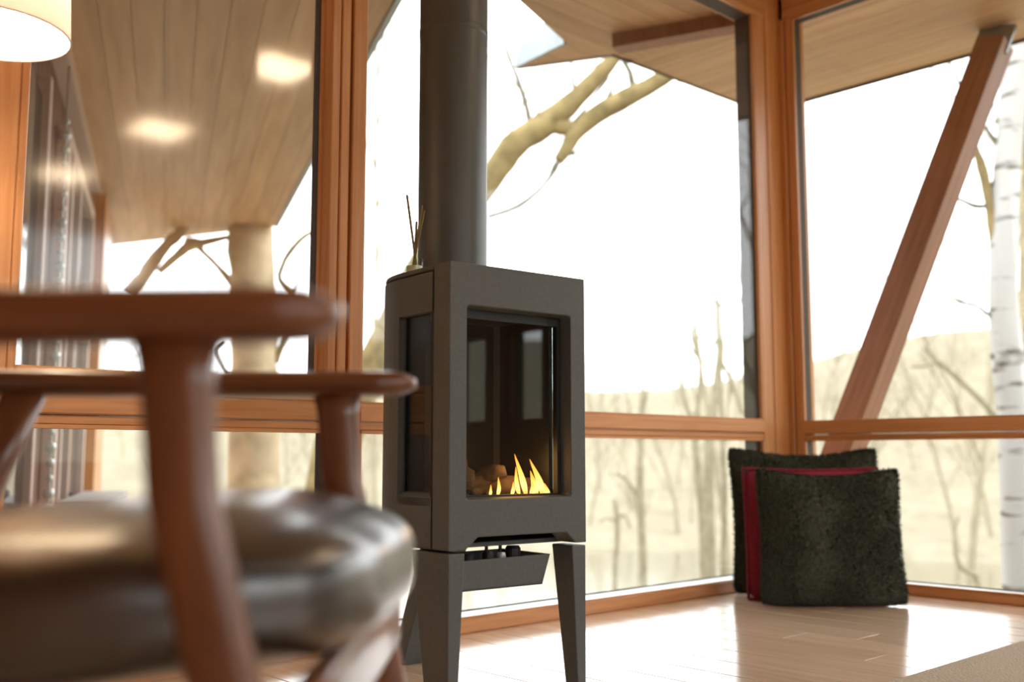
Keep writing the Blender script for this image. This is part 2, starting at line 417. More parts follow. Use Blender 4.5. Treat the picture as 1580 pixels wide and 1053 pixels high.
# wall 2 windows
trim('trim_8', [wallbox(2, 'trim_8', -0.0, 0.028, 0.0, 0.11, 0, 2.64, 'fir_v', bevel=0.003),
                wallbox(2, 'jamb_board', 0.034, 0.066, 0.003, 0.11, 0, 2.64, 'fir_v', bevel=0.003),
                wallbox(2, 'jamb_groove', 0.028, 0.034, 0.02, 0.11, 0, 2.64, 'fir_v', bevel=0)])
trim('trim_9', [wallbox(2, 'trim_9', 2.60, 2.70, 0.0, 0.11, 0, 2.64, 'fir_v', bevel=0.003)])
for a0, a1, nm in ((0.066, 2.60, 'trim_10'), (2.70, 3.3, 'trim_11')):
    trim(nm, [wallbox(2, nm, a0, a1, 0.0, 0.09, 0.644, 0.698, 'fir_h', bevel=0.004),
              wallbox(2, 'lower_course', a0, a1, 0.004, 0.09, ZR0, 0.641, 'fir_h', bevel=0.003)])
    window(2, a0, a1, 0.698, ZH + .01, 0.020, clad=0.05)
    window(2, a0, a1, Z0 - .006, ZR0, 0.020, clad=0.05)

# wood panelled stretch of the left wall
wl = box('wall_left', (-7.0, -3.30, 0.012, 0.14, 0, 2.64), 'dark_wood', bevel=0); tag(wl, kind='structure')
xx = -3.252
for k in range(27):
    box('panel_board', (max(xx - .138, -7.0), xx, 0.0, 0.014, 0, ZH), 'fir_v', wl, bevel=0.003); xx -= 0.14
# far stretch of the right wall with two narrow windows (seen mirrored in the stove glass)
wr = empty('wall_right', (0, -3.3, 0)); tag(wr, kind='structure')
def wrb(y0, y1, z0, z1):
    o = box('wall_section', (0.0, 0.14, y0, y1, z0, z1), 'dark_wood', None, bevel=0); o.data.transform(Matrix.Translation((0, 3.3, 0))); o.parent = wr
NW = ((-4.40, -4.00), (-5.10, -4.66))
wrb(-4.00, -3.30, 0, ZH); wrb(-4.66, -4.40, 0, ZH); wrb(-6.0, -5.10, 0, ZH)
for a, b in NW:
    wrb(a, b, 0, 0.78); wrb(a, b, 1.36, ZH)
    window(2, -b, -a, 0.78, 1.36, 0.05, clad=0.06)
# rear and side walls with windows
def hole_wall(name, axis, c, lo, hi, opens, z0, z1):
    r = empty(name, (0, 0, 0)); tag(r, kind='structure')
    def seg(a, b, za, zb):
        bb = (a, b, c - .14, c, za, zb) if axis == 'x' else (c - .14, c, a, b, za, zb)
        box('wall_section', bb, 'fir_v', r, bevel=0)
    cur = lo
    for a, b in opens:
        seg(cur, a, 0, 2.64); seg(a, b, 0, z0); seg(a, b, z1, 2.64); cur = b
        pb = (a, b, c - .07, c - .064, z0, z1) if axis == 'x' else (c - .07, c - .064, a, b, z0, z1)
        WN[0] += 1
        w = box('window_%d' % WN[0], pb, 'glass', None, bevel=0); tag(w, kind='structure')
        mid = (a + b) / 2
        mb = (mid - .03, mid + .03, c - .10, c - .03, z0, z1) if axis == 'x' else (c - .10, c - .03, mid - .03, mid + .03, z0, z1)
        box('mullion', mb, 'fir_v', w, bevel=0)
    seg(cur, hi, 0, 2.64)
hole_wall('wall_rear', 'x', -6.0, -7.14, 0.14, ((-6.5, -4.6), (-4.3, -2.4), (-2.1, -0.3)), 0.5, 2.4)
hole_wall('wall_side', 'y', -7.0, -6.0, 0.14, (), 0.5, 2.4)
ceil = box('ceiling', (-7.0, 0.0, -6.0, 0.0, 2.645, 2.70), 'plaster', bevel=0); tag(ceil, kind='structure')

# ------------------------------------------------------------------ roof overhangs
roof = empty('roof_overhang', (0, 0, 0)); tag(roof, kind='structure')
ZS = 2.662
polyR = [(-0.841, 0.843), (-0.301, 1.048), (-0.255, 1.46), (-0.019, 0.987), (1.318, 0.955), (1.35, -0.6), (1.35, -6.4), (0.13, -6.4), (0.13, 0.13), (-1.3, 0.13), (-1.3, 0.67)]
def add_poly_planks(poly, direc, width, z0, z1, name='soffit_board'):
    # cut into convex-safe strips (works on concave outlines: every strip keeps its pieces)
    return strip_planks(roof, name, poly, direc, width, z0 , z1, 'soffit', 0.0025)
west = [(-1.3, 0.13), (0.13, 0.13), (0.13, 0.96), (0.0, 0.987), (-0.019, 0.987), (-0.255, 1.46), (-0.301, 1.048), (-0.841, 0.843), (-1.3, 0.67)]
add_poly_planks(west, (1, 0.0), 0.135, ZS, ZS + .02)
east = [(0.13, 0.98), (0.13, -6.4), (1.35, -6.4), (1.35, -0.6), (1.33, 0.955)]
add_poly_planks(east, (0, 1), 0.135, ZS, ZS + .02)
polyL = [(-3.43, 0.16), (-1.72, 0.16), (0.819, 5.863), (0.062, 7.796), (-0.15, 7.35)]
add_poly_planks(polyL, (0.418, 0.909), 0.150, ZS, ZS + .02)
bm = bmesh.new()
add_prism(bm, [(-7.2, -6.4), (1.36, -6.4), (1.36, 0.965), (-0.02, 0.995), (-0.25, 1.47), (-0.31, 1.055), (-0.85, 0.85), (-1.31, 0.68), (-1.52, 0.60), (0.83, 5.87), (0.07, 7.81), (-3.5, 0.2), (-7.2, 0.2)], 2.70, 2.80)
r_ = link_mesh('roof', bm, 'zinc', None); tag(r_, kind='structure')
def edge_board(name, a, b, z0, z1, th, mat):
    a, b = Vector(a), Vector(b); d = (b - a).normalized(); n = Vector((-d.y, d.x)) * th / 2
    bm = bmesh.new(); add_prism(bm, [(a + n)[:], (b + n)[:], (b - n)[:], (a - n)[:]], z0, z1)
    return link_mesh(name, bm, mat, roof) 
roof_children = []
for nm, a, b, z0, z1, th, mt in (
        ('fascia', (-0.019, 0.99), (1.335, 0.965), ZS - .004, 2.80, .02, 'bronze'),
        ('fascia', (1.355, 0.965), (1.36, -6.4), ZS - .012, 2.80, .02, 'bronze'),
        ('fascia', (-0.27, 1.46), (-0.315, 1.05), ZS - .005, 2.82, .02, 'zinc'),
        ('fascia', (-0.255, 1.47), (-0.01, 1.0), ZS - .004, 2.80, .02, 'zinc'),
        ('fascia', (-1.74, 0.13), (0.83, 5.863), ZS - .01, 2.80, .03, 'zinc'),
        ('soffit_trim', (-3.43, 0.16), (0.03, 7.80), ZS - .10, ZS, .12, 'paleframe'),
        ('timber_beam', (-0.178, 0.826), (0.08, 0.16), ZS - .07, ZS, .10, 'strut')):
    edge_board(nm, a, b, z0, z1, th, mt)

# diagonal timber strut outside the right window
st = empty('timber_strut', (0.13, 0.10, -0.05)); tag(st, 'long diagonal square timber strut leaning outward under the eave beyond the right window', 'strut')
p0 = Vector((0.16, 0.11, -0.05)); p1 = Vector((1.10, -0.575, 2.66))
d = (p1 - p0); ln = d.length
q = d.to_track_quat('Z', 'Y')
bm = bmesh.new(); add_box(bm, -.068, .068, -.068, .068, 0, ln - .10)
so = link_mesh('beam', bm, 'strut', None, bevel=0.004); so.rotation_mode = 'QUATERNION'
side = (RT * -0.73 + FW * -0.68).normalized()
zz = d.normalized(); xa = (side - zz * side.dot(zz)).normalized(); ya = zz.cross(xa)
mm = Matrix((xa, ya, zz)).transposed().to_4x4(); mm.translation = p0
so.matrix_world = mm
bm = bmesh.new(); add_box(bm, -.012, .012, -.10, .074, ln - .16, ln)
br = link_mesh('bracket', bm, 'zinc', None, bevel=0.003); br.matrix_world = mm
bm = bmesh.new(); add_box(bm, -.020, .020, -.092, -.075, ln - .10, ln - .08); bo = link_mesh('bolt', bm, 'black', None); bo.matrix_world = mm
bpy.context.view_layer.update()
for o in (so, br, bo):
    mw = mm.copy(); o.parent = st; o.matrix_parent_inverse = Matrix.Translation(-Vector(st.location)); o.matrix_basis = mw

# ------------------------------------------------------------------ the wing of the house beyond the casement
wing = empty('house_wing', (-2.131, 3.025, 0), math.atan2(0.909, 0.418)); tag(wing, 'dark timber side wing of the house with tall glazed doors beyond the casement window', 'building')
def wg(name, q0, q1, z0, z1, mat, o0=0.0, o1=0.10, bevel=0.004):
    return box(name, (q0, q1, o0, o1, z0, z1), mat, wing, bevel)
wg('siding', -3.0, 3.5, -1.2, 2.56, 'dark_wood', 0.04, 0.2)
for q0 in [-2.9 + .18 * k for k in range(35)]:
    if q0 + .17 < 3.4: wg('siding_board', q0, q0 + .168, -1.0, 2.56, 'dark_wood', 0.022, 0.042, 0.003)
wg('glazed_door', 0.50, 2.15, 0.30, 2.25, 'dark_glass', -0.01, 0.02)
for q0, w in ((0.12, .10), (0.44, .06), (1.0, .05), (2.15, .09)): wg('door_frame', q0, q0 + w, 0.15, 2.30, 'paleframe', -0.05, 0.02)
wg('door_frame', 0.12, 2.24, 2.25, 2.33, 'paleframe', -0.05, 0.02)
wg('glazed_door', -1.75, -0.75, 0.2, 2.2, 'dark_glass', -0.005, 0.022)
wg('door_frame', -0.75, -0.68, 0.0, 2.3, 'paleframe', -0.04, 0.022)
wg('corner_post', 2.60, 3.55, -1.2, 2.56, 'fir_v', -0.10, 0.2)
for k in range(4): wg('deck_step', 0.3 + .0 * k, 2.3, 0.24 - .14 * k, 0.30 - .14 * k, 'deckgrey', -0.35 - .28 * k, -0.05 - .02 * k)
# strings of lights down the wall
bm = bmesh.new()
for k in range(40):
    bmesh.ops.create_icosphere(bm, subdivisions=1, radius=0.017 + .006 * (k % 3), matrix=Matrix.Translation((-0.62 + .01 * math.sin(k), -0.10, -0.6 + k * 0.07)))
add_tube(bm, [(Vector((-0.62, -0.10, -0.7)), .006), (Vector((-0.61, -0.10, 1.0)), .006), (Vector((-0.62, -0.10, 2.4)), .006)], 5)
o = link_mesh('rain_chain', bm, 'alu', wing, smooth=True)

# ------------------------------------------------------------------ ground, pond
def hgt(x, y):
    r = math.hypot(x + 1.5, y + 0.5); th = math.atan2(y - CAM.y, x - CAM.x)
    def ss(a, b, v):
        t = min(1, max(0, (v - a) / (b - a))); return t * t * (3 - 2 * t)
    # crest is higher towards +x
    az = math.degrees(th) - math.degrees(YAW)       # left positive
    crest = 9.5 + 7.5 * ss(-8, -24, az) if False else 9.5 + 7.5 * ss(8, 24, -az)
    z = -1.4 - 4.2 * ss(7, 24, r) - 0.6 * ss(24, 30, r) + 1.9 * ss(52, 62, r) + (crest + 4.8) * ss(66, 150, r)
    z += (0.7 * noise.noise(Vector((x * .05, y * .05, 0))) + .25 * noise.noise(Vector((x * .2, y * .2, 3)))) * ss(5, 30, r)
    return z
bm = bmesh.new(); NA, NR = 120, 62
rows = []
for j in range(NR):
    r = 3.0 * (230 / 3.0) ** (j / (NR - 1))
    row = []
    for i in range(NA):
        a = 2 * math.pi * i / NA; x, y = -1.5 + r * math.cos(a), -0.5 + r * math.sin(a)
        row.append(bm.verts.new((x, y, hgt(x, y))))
    rows.append(row)
for j in range(NR - 1):
    for i in range(NA): bm.faces.new((rows[j][i], rows[j][(i + 1) % NA], rows[j + 1][(i + 1) % NA], rows[j + 1][i]))
bm.faces.new(rows[0][::-1])
g = link_mesh('hillside', bm, 'ground', smooth=True); tag(g, kind='structure')
bm = bmesh.new(); bm.faces.new([bm.verts.new((-1.5 + 63 * math.cos(2 * math.pi * i / 64), -.5 + 63 * math.sin(2 * math.pi * i / 64), -5.0)) for i in range(64)])
wt = link_mesh('pond', bm, 'water'); tag(wt, kind='structure')
# foundation under the house
fo = box('foundation', (-7.1, 0.13, -6.1, 0.13, -2.2, -0.10), 'zinc', bevel=0); tag(fo, kind='structure')


# ------------------------------------------------------------------ the stove
A = Vector((-2.59, -0.785, 0)); SR = math.radians(-4.7)
stove = empty('gas_stove', A + Vector((math.cos(SR), math.sin(SR), 0)) * 0.198, SR)
tag(stove, 'black cast iron freestanding stove on legs with lit fire and tall flue pipe', 'stove')
HW = 0.198
ZB, ZT = 0.348, 0.976
# front frame: outline (x,z) with hole, thickness y 0..0.064
def frame_plate():
    bm = bmesh.new()
    out = [(-HW, ZB), (-HW + .045, ZB), (-HW + .078, ZB + .026), (HW - .062, ZB + .026), (HW - .034, ZB), (HW, ZB), (HW, ZT), (-HW, ZT)]
    c = .004
    x0, x1, z0, z1 = -HW + .046, HW - .046, .456, .882
    inn = [(x0 + c, z0), (x1 - c, z0), (x1, z0 + c), (x1, z1 - c), (x1 - c, z1), (x0 + c, z1), (x0, z1 - c), (x0, z0 + c)]
    inb = [(x + math.copysign(.003, -x), z + (.003 if z < .6 else -.003)) for x, z in inn]
    def loop(pts, y): return [bm.verts.new((x, y, z)) for x, z in pts]
    o0, i0, i1, o1, i2 = loop(out, 0), loop(inn, 0), loop(inb, .032), loop(out, .064), loop(inb, .064)
    def bridge(a, b):
        n = len(a)
        for k in range(n): bm.faces.new((a[k], a[(k + 1) % n], b[(k + 1) % n], b[k]))
    bridge(i0, i1); bridge(i1, i2); bridge(o0, o1)
    for oo, ii in ((o0, i0), (o1, i2)):
        es = []
        for lp in (oo, ii):
            for k in range(len(lp)):
                e = bm.edges.get((lp[k], lp[(k + 1) % len(lp)])) or bm.edges.new((lp[k], lp[(k + 1) % len(lp)]))
                es.append(e)
        bmesh.ops.triangle_fill(bm, use_beauty=True, use_dissolve=False, edges=es)
    return bm
link_mesh('front_frame', frame_plate(), 'steel', stove, bevel=0.005, seg=3)
# body outline (half) : straight side then elliptical back
BX = 0.196; S0, S1, SB = 0.072, 0.21, 0.425
def outline(inset=0.0, n=14):
    r = [(-BX + inset, S0), (-BX + inset, S1 * .5 + S0 * .5), (-BX + inset, S1)]
    for k in range(1, 2 * n):
        t = math.pi * k / (2 * n); r.append((-(BX - inset) * math.cos(t), S1 + (SB - S1 - inset) * math.sin(t)))
    r += [(BX - inset, S1), (BX - inset, S1 * .5 + S0 * .5), (BX - inset, S0)]
    return r
def add_wall(bm, p_out, p_in, z0, z1):
    n = len(p_out)
    q = [[bm.verts.new((x, y, z)) for (x, y) in pp] for pp, z in ((p_out, z0), (p_out, z1), (p_in, z0), (p_in, z1))]
    for i in range(n - 1):
        bm.faces.new((q[0][i], q[0][i + 1], q[1][i + 1], q[1][i])); bm.faces.new((q[2][i + 1], q[2][i], q[3][i], q[3][i + 1]))
        bm.faces.new((q[1][i], q[1][i + 1], q[3][i + 1], q[3][i])); bm.faces.new((q[0][i + 1], q[0][i], q[2][i], q[2][i + 1]))
    for i in (0, n - 1): bm.faces.new((q[0][i], q[1][i], q[3][i], q[2][i]))
bm = bmesh.new()
po, pi_ = outline(), outline(0.022)
add_wall(bm, po, pi_, ZB + .002, .458); add_wall(bm, po, pi_, .872, ZT - .014)
add_wall(bm, po[2:-2], pi_[2:-2], .458, .872)
link_mesh('body_shell', bm, 'steel', stove)
bm = bmesh.new(); add_prism(bm, outline(0.002), ZT - .010, ZT + .002); link_mesh('top_plate', bm, 'steel', stove, bevel=0.004)
bm = bmesh.new(); add_prism(bm, outline(0.004), ZB - .002, ZB + .008); link_mesh('bottom_plate', bm, 'steel', stove)
bm = bmesh.new(); add_prism(bm, outline(0.03), .440, .452); link_mesh('firebox_floor', bm, 'liner', stove)
bm = bmesh.new(); add_prism(bm, outline(0.03), .885, .895); link_mesh('firebox_ceiling', bm, 'liner', stove)
# back liner panels
bm = bmesh.new(); add_box(bm, -.15, .15, .30, .31, .452, .885); link_mesh('back_liner', bm, 'liner', stove)
bm = bmesh.new(); add_box(bm, -.172, -.160, .135, .31, .452, .885); link_mesh('side_liner', bm, 'liner', stove)
bm = bmesh.new(); add_box(bm, .160, .172, .091, .31, .452, .885); link_mesh('side_liner', bm, 'liner', stove)
for sx in (-1,):
    bm = bmesh.new(); x0, x1 = sorted((sx * .150, sx * .192)); add_box(bm, x0, x1, .066, .082, .452, .885); link_mesh('corner_post', bm, 'liner', stove, bevel=.002)
bm = bmesh.new(); add_box(bm, -HW + .052, HW - .052, .040, .045, .458, .880); link_mesh('front_glass', bm, 'stove_glass', stove)
for b_ in ((-HW + .050, -HW + .056, .034, .050, .458, .880), (HW - .060, HW - .050, .034, .050, .458, .880), (-HW + .056, HW - .060, .034, .050, .858, .880), (-HW + .056, HW - .060, .034, .050, .458, .463)):
    bm = bmesh.new(); add_box(bm, *b_); link_mesh('glass_frame', bm, 'liner', stove)
for sx in (-1, 1):
    bm = bmesh.new(); x0, x1 = sorted((sx * .176, sx * .180)); add_box(bm, x0, x1, .076, .212, .452, .876); link_mesh('side_glass', bm, 'stove_glass', stove)
    # sloping sill of the side window
    bm = bmesh.new(); x0, x1 = sx * .196, sx * .172
    add_quadbar(bm, [(x0, .074, .440), (x0, .212, .440), (x1, .212, .440), (x1, .074, .440)], [(x0, .074, .4585), (x0, .212, .4585), (x1, .212, .470), (x1, .074, .470)])
    link_mesh('side_sill', bm, 'steel', stove)
# legs
def leg(name, bot, top, z0, z1):
    bm = bmesh.new(); add_quadbar(bm, [(x, y, z0) for x, y in bot], [(x, y, z1) for x, y in top]); return link_mesh(name, bm, 'steel', stove, bevel=0.003)
leg('leg', [(-HW + .002, .002), (-HW + .026, .002), (-HW + .026, .085), (-HW + .002, .085)], [(-HW + .001, .001), (-HW + .044, .001), (-HW + .044, .145), (-HW + .001, .145)], 0, ZB - .006)
leg('leg', [(HW - .026, .002), (HW - .002, .002), (HW - .002, .045), (HW - .026, .045)], [(HW - .044, .001), (HW - .001, .001), (HW - .001, .075), (HW - .044, .075)], 0, ZB - .006)
leg('rear_pedestal', [(.036, .545), (.125, .545), (.125, .60), (.036, .60)], [(.015, .36), (.125, .36), (.125, .42), (.015, .42)], 0, ZB - .002)
# control tray
bm = bmesh.new()
fx0, fx1 = -.155, .105
front = [(-.160, .02, .258), (.078, .02, .258), (.102, .02, .325), (-.147, .02, .323)]
back = [(-.160, .20, .258), (.078, .20, .258), (.102, .20, .325), (-.147, .20, .323)]
def quadplate(bm, pts, off):
    a = [bm.verts.new(p) for p in pts]; b = [bm.verts.new(Vector(p) + Vector(off)) for p in pts]
    bm.faces.new(a); bm.faces.new(b[::-1])
    for i in range(4): bm.faces.new((a[i], b[i], b[(i + 1) % 4], a[(i + 1) % 4]))
quadplate(bm, front, (0, .004, 0)); quadplate(bm, back, (0, -.004, 0))
quadplate(bm, [front[0], front[1], back[1], back[0]], (0, 0, .004))
quadplate(bm, [front[1], front[2], back[2], back[1]], (-.004, 0, 0)); quadplate(bm, [front[0], front[3], back[3], back[0]], (.004, 0, 0))
tray = link_mesh('control_tray', bm, 'steel', stove)
for (x, y, r, h, mt) in ((-.135, .05, .012, .055, 'alu'), (-.095, .07, .016, .066, 'black'), (-.055, .05, .013, .07, 'black'), (-.01, .06, .011, .064, 'alu'), (.04, .08, .018, .075, 'black')):
    bm = bmesh.new(); add_lathe(bm, [(0.001, .265), (r, .265), (r, .262 + h), (r * .8, .268 + h), (0.001, .268 + h)], 16, (x, y)); link_mesh('valve', bm, mt, tray, smooth=False)
for x in (-.022, .018):
    bm = bmesh.new(); add_tube(bm, [(Vector((x, .10, .26)), .004), (Vector((x, .10, .352)), .004)], 8, k=1); link_mesh('hanger_rod', bm, 'black', tray)
# flue
bm = bmesh.new(); add_lathe(bm, [(.087, ZT), (.087, 2.64), (.084, 2.64), (.084, ZT)], 48, (0, .275)); link_mesh('flue_pipe', bm, 'pipe', stove, smooth=True).modifiers.new('e', 'EDGE_SPLIT')
bm = bmesh.new(); add_lathe(bm, [(.087, 1.62), (.0878, 1.622), (.0878, 1.638), (.087, 1.64)], 48, (0, .275)); link_mesh('pipe_joint', bm, 'pipe', stove, smooth=True)
# logs and flames
random.seed(5)
for (x, y, z, l, r, az, el) in ((-.06, .17, .475, .20, .024, .25, .08), (.07, .16, .472, .18, .022, -.3, .1), (0.0, .22, .485, .24, .026, .05, -.05), (-.02, .15, .462, .14, .014, .7, 0), (.10, .15, .460, .10, .013, -.9, .1), (-.035, .20, .505, .10, .03, 1.2, .6), (.03, .19, .500, .12, .018, -.5, .25)):
    dd = Vector((math.cos(az) * math.cos(el), math.sin(az) * math.cos(el), math.sin(el))); c = Vector((x, y, z))
    bm = bmesh.new(); add_tube(bm, [(c + dd * l * (t - .5), r * (1 + .25 * math.sin(t * 9 + x * 40))) for t in (0, .2, .4, .6, .8, 1)], 9, .5, 2)
    link_mesh('log', bm, 'log', stove, smooth=True)
for k in range(24):
    a = random.uniform(-.14, .14); b = random.uniform(.09, .26)
    bm = bmesh.new(); bmesh.ops.create_icosphere(bm, subdivisions=1, radius=random.uniform(.008, .015))
    for v in bm.verts: v.co *= random.uniform(.7, 1.2)
    for v in bm.verts: v.co += Vector((a, b, .457))
    link_mesh('ember', bm, 'log', stove)
def flame(x, y, z0, h, w, lean, curl):
    bm = bmesh.new(); rings = []
    for k in range(11):
        t = k / 10
        rr = w * (math.sin(min(1, t * 1.9 + .18) * math.pi * .5) * (1 - t) ** .8 + .001)
        cx_ = x + lean * t * h + curl * math.sin(t * 4.2) * h
        rings.append(ring((cx_, y, z0 + h * t), (rr, 0, 0), (0, rr * .55, 0), 10))
    add_loft(bm, rings); return link_mesh('flame', bm, 'flame', stove, smooth=True)
for f in ((.084, .085, .456, .100, .013, -.34, .02), (.076, .10, .456, .070, .010, -.2, -.04), (.135, .085, .456, .088, .015, -.42, .05), (.128, .10, .456, .060, .014, -.3, .02), (.152, .085, .456, .030, .012, -.4, 0), (.104, .085, .456, .034, .008, 0, .03),
          (.010, .10, .456, .046, .008, .10, .06), (-.004, .11, .456, .028, .006, .1, .02), (.060, .11, .456, .034, .008, .2, .05), (.118, .11, .456, .03, .008, .2, .05), (-.138, .146, .456, .046, .011, .1, .05), (-.150, .132, .456, .034, .008, -.1, 0), (-.122, .160, .456, .040, .010, .1, 0)):
    flame(*f)
fl = bpy.data.lights.new('fire_glow', 'POINT'); fl.energy = 0.35; fl.color = (1, .45, .12); fl.shadow_soft_size = .05
fo_ = bpy.data.objects.new('fire_glow', fl); COL.objects.link(fo_); fo_.parent = stove; fo_.location = (.08, .12, .53)

# reed diffuser on the stove top
def SW(x, y, z):
    v = Matrix.Rotation(SR, 3, 'Z') @ Vector((x, y, z)); return stove.location + v
db = SW(-.158, .205, ZT + .0045)
dif = empty('reed_diffuser', db); tag(dif, 'small glass reed diffuser with brown sticks standing on the stove top', 'diffuser')
bm = bmesh.new(); add_lathe(bm, [(0.001, 0), (.020, 0), (.022, .004), (.022, .030), (.018, .036), (.009, .040), (.009, .050), (.011, .052)], 24); link_mesh('bottle', bm, 'bottle_glass', dif, smooth=True)
bm = bmesh.new(); add_lathe(bm, [(0.001, .003), (.019, .003), (.019, .016), (0.001, .016)], 24); link_mesh('oil', bm, 'oil', dif)
for dx, dy, h in ((-.022, .004, .186), (.030, .012, .17), (.012, -.02, .15), (.020, .02, .13)):
    bm = bmesh.new(); add_tube(bm, [(Vector((-dx * .3, -dy * .3, .004)), .003), (Vector((dx, dy, h)), .003)], 6, k=1); link_mesh('reed', bm, 'reed', dif)


# ------------------------------------------------------------------ floor cushions in the corner
def pillow_mesh(w, h, t, seed, ear=0.13, fuzz=0.006, n=44):
    bm = bmesh.new(); grid = {}
    for s in (1, -1):
        for i in range(n + 1):
            for j in range(n + 1):
                u, v = -1 + 2 * i / n, -1 + 2 * j / n
                if s == -1 and (i in (0, n) or j in (0, n)): grid[s, i, j] = grid[1, i, j]; continue
                pu = 1 - ear * .55 * (1 - v * v); pv = 1 - (ear * 1.2 * (1 - u * u) if v > 0 else 0)
                th = t / 2 * (max(0, 1 - abs(u) ** 2.6) ** .62) * (max(0, 1 - abs(v) ** 2.6) ** .62)
                cr = 1 - .065 * abs(u * v) ** 9; x, z = u * w / 2 * pu * cr, v * h / 2 * pv * cr
                dd = .010 * noise.noise(Vector((x * 6 + seed, z * 6, s * 3.0))) * (1 if th > .01 else .3)
                ff = fuzz * noise.noise(Vector((x * 75 + seed, z * 75, s * 9.0))) + .6 * fuzz * noise.noise(Vector((x * 160, z * 160 + seed, s * 5.0)))
                grid[s, i, j] = bm.verts.new((x, -s * (th + dd + ff) , z + (.6 * ff)))
    for s in (1, -1):
        for i in range(n):
            for j in range(n):
                q = [grid[s, i, j], grid[s, i + 1, j], grid[s, i + 1, j + 1], grid[s, i, j + 1]]
                if s == -1: q.reverse()
                bm.faces.new(q)
    return bm
FACE = math.atan2(RT.y, RT.x)    # cushions face along the view into the corner
def cushion(label, base, w, h, t, lean, roll, seed, mat, fuzz, n, piping=None, ear=.13, sink=0.0):
    r = empty('floor_cushion', base, FACE + roll); tag(r, label, 'cushion', 'cushions leaning in the window corner')
    R_ = Matrix.Translation((0, 0, h / 2 * math.cos(lean) - sink)) @ Matrix.Rotation(lean, 4, 'X')
    bm = pillow_mesh(w, h, t, seed, ear, fuzz, n); bm.transform(R_)
    for v in bm.verts:
        if v.co.z < 0.002: v.co.z = 0.002 + .15 * (v.co.z - .002) * 0
    link_mesh('cover', bm, mat, r, smooth=True)
    if fuzz > .003:    # short boucle pile standing off the cover
        bm = bmesh.new(); random.seed(seed)
        for k in range(34000):
            u, v = random.uniform(-1, 1), random.uniform(-1, 1); s = 1 if random.random() < .72 else -1
            if random.random() < .12:
                if random.random() < .5: u = math.copysign(1 - random.random() * .02, u)
                else: v = math.copysign(1 - random.random() * .02, v)
            pu = 1 - ear * .55 * (1 - v * v); pv = 1 - (ear * 1.2 * (1 - u * u) if v > 0 else 0)
            th = t / 2 * (max(0, 1 - abs(u) ** 2.6) ** .62) * (max(0, 1 - abs(v) ** 2.6) ** .62)
            cr = 1 - .065 * abs(u * v) ** 9; x, z = u * w / 2 * pu * cr, v * h / 2 * pv * cr
            nrm = Vector((u * abs(u) ** 3 * .9, -s * .8, v * abs(v) ** 3 * .9)) + Vector((random.uniform(-.8, .8), random.uniform(-.4, .4), random.uniform(-.9, .6)))
            nrm.normalize(); b = Vector((x, -s * th, z)); L_ = random.uniform(.008, .018)
            sd = nrm.cross(Vector((random.uniform(-1, 1), random.uniform(-1, 1), random.uniform(-1, 1)))).normalized() * .0013
            p = [b + sd, b - sd, b + nrm * L_]
            p = [R_ @ q for q in p]
            if min(q.z for q in p) < .002: continue
            bm.faces.new([bm.verts.new(q) for q in p])
        o = link_mesh('pile', bm, mat, r); o['kind'] = 'stuff'
    if piping:
        pts = []
        for k in range(81):
            t_ = k / 80 * 4; sgm = int(min(3, t_)); f_ = t_ - sgm
            u, v = ((-1 + 2 * f_, -1), (1, -1 + 2 * f_), (1 - 2 * f_, 1), (-1, 1 - 2 * f_))[sgm]
            pu = 1 - ear * .55 * (1 - v * v); pv = 1 - (ear * 1.2 * (1 - u * u) if v > 0 else 0)
            q = R_ @ Vector((u * w / 2 * pu, 0, v * h / 2 * pv)); q.z = max(q.z, .006); pts.append((q, .006))
        bm = bmesh.new(); add_tube(bm, pts, 6, k=1); link_mesh('piping', bm, piping, r, smooth=True)
    return r
def gp(px, depth): p = P(px, 704, depth); return Vector((p.x, p.y, 0))
cushion('large dark green fluffy cushion at the back, against the corner post', gp(1240, 4.24), .62, .598, .15, -0.10, 0.0, 3, 'green_fur', .007, 40)
cushion('burgundy cushion squeezed between the two dark green cushions', gp(1252, 4.08), .53, .505, .11, -0.10, 0.0, 9, 'red_fabric', .001, 34, 'red_fabric', ear=.03)
cushion('dark green fluffy cushion in front of the burgundy one', gp(1277, 3.92), .552, .515, .17, -0.10, 0.0, 21, 'green_fur', .007, 44)

# ------------------------------------------------------------------ rug
bm = bmesh.new(); add_box(bm, -2.75, -0.40, -3.3, -1.255, 0.0, 0.012)
bmesh.ops.subdivide_edges(bm, edges=bm.edges[:], cuts=3, use_grid_fill=True)
rg = link_mesh('rug', bm, 'rug', None, bevel=0.003); tag(rg, 'flat woven beige grey rug at the edge of the pale floor', 'rug')

# ------------------------------------------------------------------ lounge chair (faces along RT)
chair = empty('lounge_chair', (CAM.x, CAM.y, 0) , FACE)
chair.location = Vector((CAM.x, CAM.y, 0)) + FW * 1.01 + RT * -0.45
tag(chair, 'teak lounge chair with paddle armrests and dark brown leather seat cushion', 'chair')
CO = Vector((0.45, -1.01, 0))
def cm(bm): bm.transform(Matrix.Translation(CO)); return bm
def arm(yc, dz=0.0, thk=0.0):
    bm = bmesh.new(); rings = []
    xs = [-.80, -.79, -.76, -.70, -.60, -.50, -.40, -.30, -.22, -.17, -.145, -.130, -.123, -.120]
    for k, x in enumerate(xs):
        t = (x + .80) / .68
        hw = .020 + .016 * math.sin(min(1, t * 1.1) * math.pi * .5)
        th = .0155 + thk
        if x > -.16: f = math.sqrt(max(0.02, 1 - ((x + .16) / .041) ** 2)); hw *= f; th *= max(.35, f)
        if x < -.785: hw *= .6; th *= .6
        zc = .648 + dz + .010 * (1 - t) * .6 - .004 * math.sin(t * math.pi)
        rings.append(ring((x, yc, zc), (0, hw, 0), (0, 0, th), 20, 2.6))
    add_loft(bm, rings); return cm(bm)
